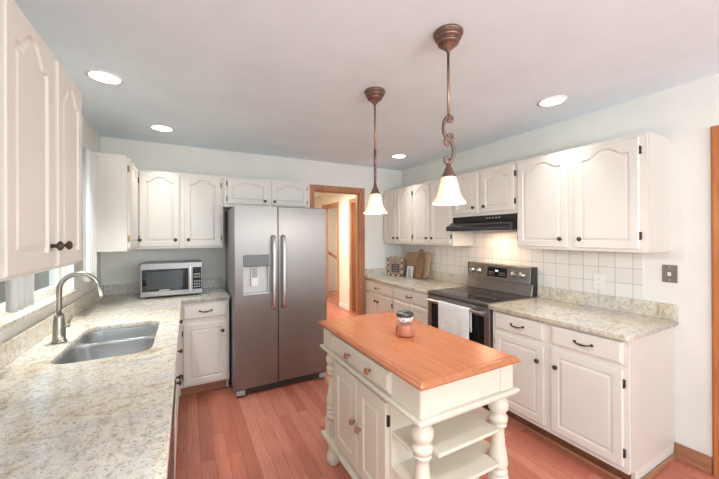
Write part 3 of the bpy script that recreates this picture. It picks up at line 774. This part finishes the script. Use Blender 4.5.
pendant('bronze pendant light farther from the camera, its scroll seen edge on', (1.135, 1.860, CEIL), -.45+PI/2*.93)

# ================================================================== RECESSED LIGHTS
LAB = ['round recessed ceiling light nearest above the left worktop', 'round recessed ceiling light above the left back corner by the microwave', 'round recessed ceiling light above the near right worktop', 'round recessed ceiling light near the far right corner cabinets']
rl0 = thing('recessed_light', LAB[0], 'ceiling light', (*RECESSED[0], CEIL), 0, 'recessed ceiling lights')
MB().lathe([(.078, -.0005), (.098, -.0005), (.098, -.005), (.078, -.008)], n=36, caps=(False, False)).build('trim_ring', TRIMW, rl0)
MB().lathe([(.0775, -.0008), (.0775, -.004), (.001, -.0045)], n=36).build('lens', LAMP, rl0)
for i, (x, y) in enumerate(RECESSED):
    area('recessed_lamp', (x, y, CEIL-.012), .14, P_RECESSED[i], (.93, 1, 1), spread=1.3)
    if i == 0: continue
    c = copy_tree(rl0); c.location = (x, y, CEIL)
    c['label'] = LAB[i] if i < 4 else 'unseen round recessed ceiling light added behind the camera as fill'
    if i >= 4: c['group'] = 'added fill lights behind the camera'

# ================================================================== SMALL THINGS
# curtains at the window
def curtain(label, y0, y1, x):
    mb = MB(); n = 30; rings = []
    for z in (2.10, 2.0, 1.8, 1.6, 1.4, 1.25, 1.175):
        rings.append([(x+.028*math.sin(i/n*2*PI*3.5)*(1-.2*(2.1-z)), y0+(y1-y0)*i/n, z) for i in range(n+1)])
    mb.loops(rings, closed=False, cap0=False, cap1=False)
    o = mb.build('curtain', FABW, label=label, cat='curtain', group='window curtains')
    k = o.modifiers.new('s', 'SOLIDIFY'); k.thickness = .002
curtain('white curtain panel at the corner-cabinet end of the sink window', 2.86, 3.075, -.615)
curtain('white curtain panel at the camera end of the sink window', 1.835, 2.02, -.640)
crd = thing('curtain_rod', 'thin white curtain rod above the sink window', 'curtain rod', (-.640, 2.46, 2.115))
MB().tube([(0, -.635, 0), (0, .625, 0)], .008, 10).build('rod', TRIMW, crd)
for y in (-.55, .55): MB().box(-.0785, 0, y-.006, y+.006, -.006, .006).build('bracket', TRIMW, crd)

# wall plates
def plate(name, label, loc, rotz, w, h, m, kind):
    t = thing(name, label, 'wall plate' if kind == 'switch' else 'outlet', loc, rotz)
    box(-w/2, w/2, -.006, -.0006, -h/2, h/2).build('plate', m, t, bevel=.002)
    if kind == 'switch':
        box(-.017, .017, -.009, -.0062, -.033, .033).build('rocker', PEWTER, t, bevel=.001)
        box(-.009, .009, -.0125, -.0092, -.014, .010).build('toggle', WHITEP, t, bevel=.001)
        for z in (-.043, .043): MB().lathe([(.004, -.0062), (.004, -.0075)], 0, z, 10, 'y').build('screw', LGREY, t)
    else:
        for z in (-.022, .022):
            o = MB().lathe([(.016, -.0062), (.016, -.008)], 0, z, 18, 'y').build('socket', WHITEP, t)
            MB().box(-.007, -.005, -.0088, -.0081, z-.004, z+.006).box(.005, .007, -.0088, -.0081, z-.004, z+.006).build('slot', BLACKM, o)
    return t
plate('light_switch', 'pewter light switch plate on the bare right wall near the door casing', (XR, .905, 1.222), R_, .078, .118, PEWTER, 'switch')
plate('wall_outlet', 'white outlet in the tiles above the near right worktop', (XR-.0085, 1.322, 1.116), R_, .070, .115, WHITEP, 'outlet')
plate('wall_outlet', 'white outlet on the back wall between the doorway and the right worktop corner', (2.395, YB, 1.085), 0, .070, .115, WHITEP, 'outlet')

# cutting boards leaning on the tiles (local: x thickness direction, leans back)
def board(label, y0, y1, zt, xb, xt, m, th=.018, handle=None, arch=.04):
    w = y1-y0; base_x = xb
    t = thing('cutting_board', label, 'cutting board', (xb, (y0+y1)/2, CT1+.001), 0, 'cutting boards on the far right worktop')
    H = zt-CT1
    ang = math.atan2(xt-xb, H)
    if handle is None:
        out = rrect(-w/2, w/2, 0, H/math.cos(ang), arch, 6); holes = []
    else:
        hw_, hh = handle; L_ = H/math.cos(ang)
        out = [(-w/2+.01, 0), (w/2-.01, 0), (w/2, .01), (w/2, hh-.02), (w/2-.012, hh), (hw_/2+.01, hh+.008), (hw_/2, hh+.03)] + arc(0, L_-hw_/2, hw_/2, 0, PI, 10) + [(-hw_/2, hh+.03), (-hw_/2-.01, hh+.008), (-w/2+.012, hh), (-w/2, hh-.02), (-w/2, .01)]
        holes = [rrect(-.020, .020, hh+.005, L_-.020, .016, 4)]
    o = slab('board', [out]+holes, -th/2, th/2, m, .003, t)
    # outline plane (x,y) -> (world y, world z), normal -> x
    M = Matrix(((0, 0, 1, 0), (1, 0, 0, 0), (0, 1, 0, 0), (0, 0, 0, 1)))
    o.data.transform(Matrix.Translation((0, 0, .004)) @ Matrix.Rotation(ang, 4, 'Y') @ M)
    return t
board('wide rectangular wooden board at the back, leaning on the tiles beside the patterned box', 3.475, 3.765, 1.245, 2.775, 2.842, BOARD, arch=.025)
board('tall round-cornered wooden board, rightmost of the three on the far worktop', 3.245, 3.455, 1.265, 2.780, 2.838, BOARD, arch=.06)
board('narrow wooden paddle board with a looped handle, in front of the other boards', 3.330, 3.475, 1.305, 2.722, 2.812, BOARD2, handle=(.080, .275))
sg = thing('sign_card', 'small white card with dark lettering standing in front of the wooden boards', 'sign', (2.690, 3.520, CT1+.001), R_+.10)
cd = box(-.058, .058, -.008, 0, 0, .155); o = cd.build('card', PAPER, sg, bevel=.001)
def text(body, size, x, y, z, parent, m, name='lettering', align='CENTER', wscale=1):
    cu = bpy.data.curves.new(name, 'FONT'); cu.body = body; cu.size = size; cu.align_x = align; cu.extrude = .0004
    q = bpy.data.objects.new(name, cu); C.objects.link(q)
    dg = bpy.context.evaluated_depsgraph_get(); me = bpy.data.meshes.new_from_object(q.evaluated_get(dg)); bpy.data.objects.remove(q)
    me.materials.clear(); me.materials.append(m)
    me.transform(Matrix.Translation((x, y, z)) @ Matrix.Rotation(PI/2, 4, 'X') @ Matrix.Diagonal((wscale, 1, 1, 1)))
    q = bpy.data.objects.new(name, me); C.objects.link(q); q.parent = parent; return q
text('b', .045, 0, -.0088, .118, o, INK); text('for', .050, 0, -.0088, .082, o, INK); text('the', .050, 0, -.0088, .045, o, INK); text('day', .045, 0, -.0088, .012, o, INK)
for q in [o]+list(o.children): q.data.transform(Matrix.Rotation(-.16, 4, 'X'))

# patterned box
bxo = thing('decorative_box', 'brown box with checked border and dark crate motif in the far worktop corner', 'box', (2.665, 3.800, CT1+.0015), R_+.5)
box(-.105, .125, -.05, .05, 0, .262).build('box_body', CREAMB, bxo, bevel=.003)
bo = MB()
for a in ((-.106, .126, -.0535, -.0505, .24, .264), (-.106, .126, -.0535, -.0505, 0, .022), (-.106, -.080, -.0535, -.0505, .022, .24), (.104, .126, -.0535, -.0505, .022, .24)): bo.box(*a)
bo.build('border', CHECK, bxo)
mo = MB()
for i in range(5): mo.box(-.045, .075, -.0525, -.0505, .055+i*.024, .070+i*.024)
mo.box(-.045, -.030, -.054, -.0526, .055, .172).box(.060, .075, -.054, -.0526, .055, .172).box(.005, .020, -.0525, -.0505, .176, .205)
mo.build('motif', INK, bxo)
box(-.1085, -.1055, -.05, .05, 0, .262).build('side_border', CHECK, bxo)
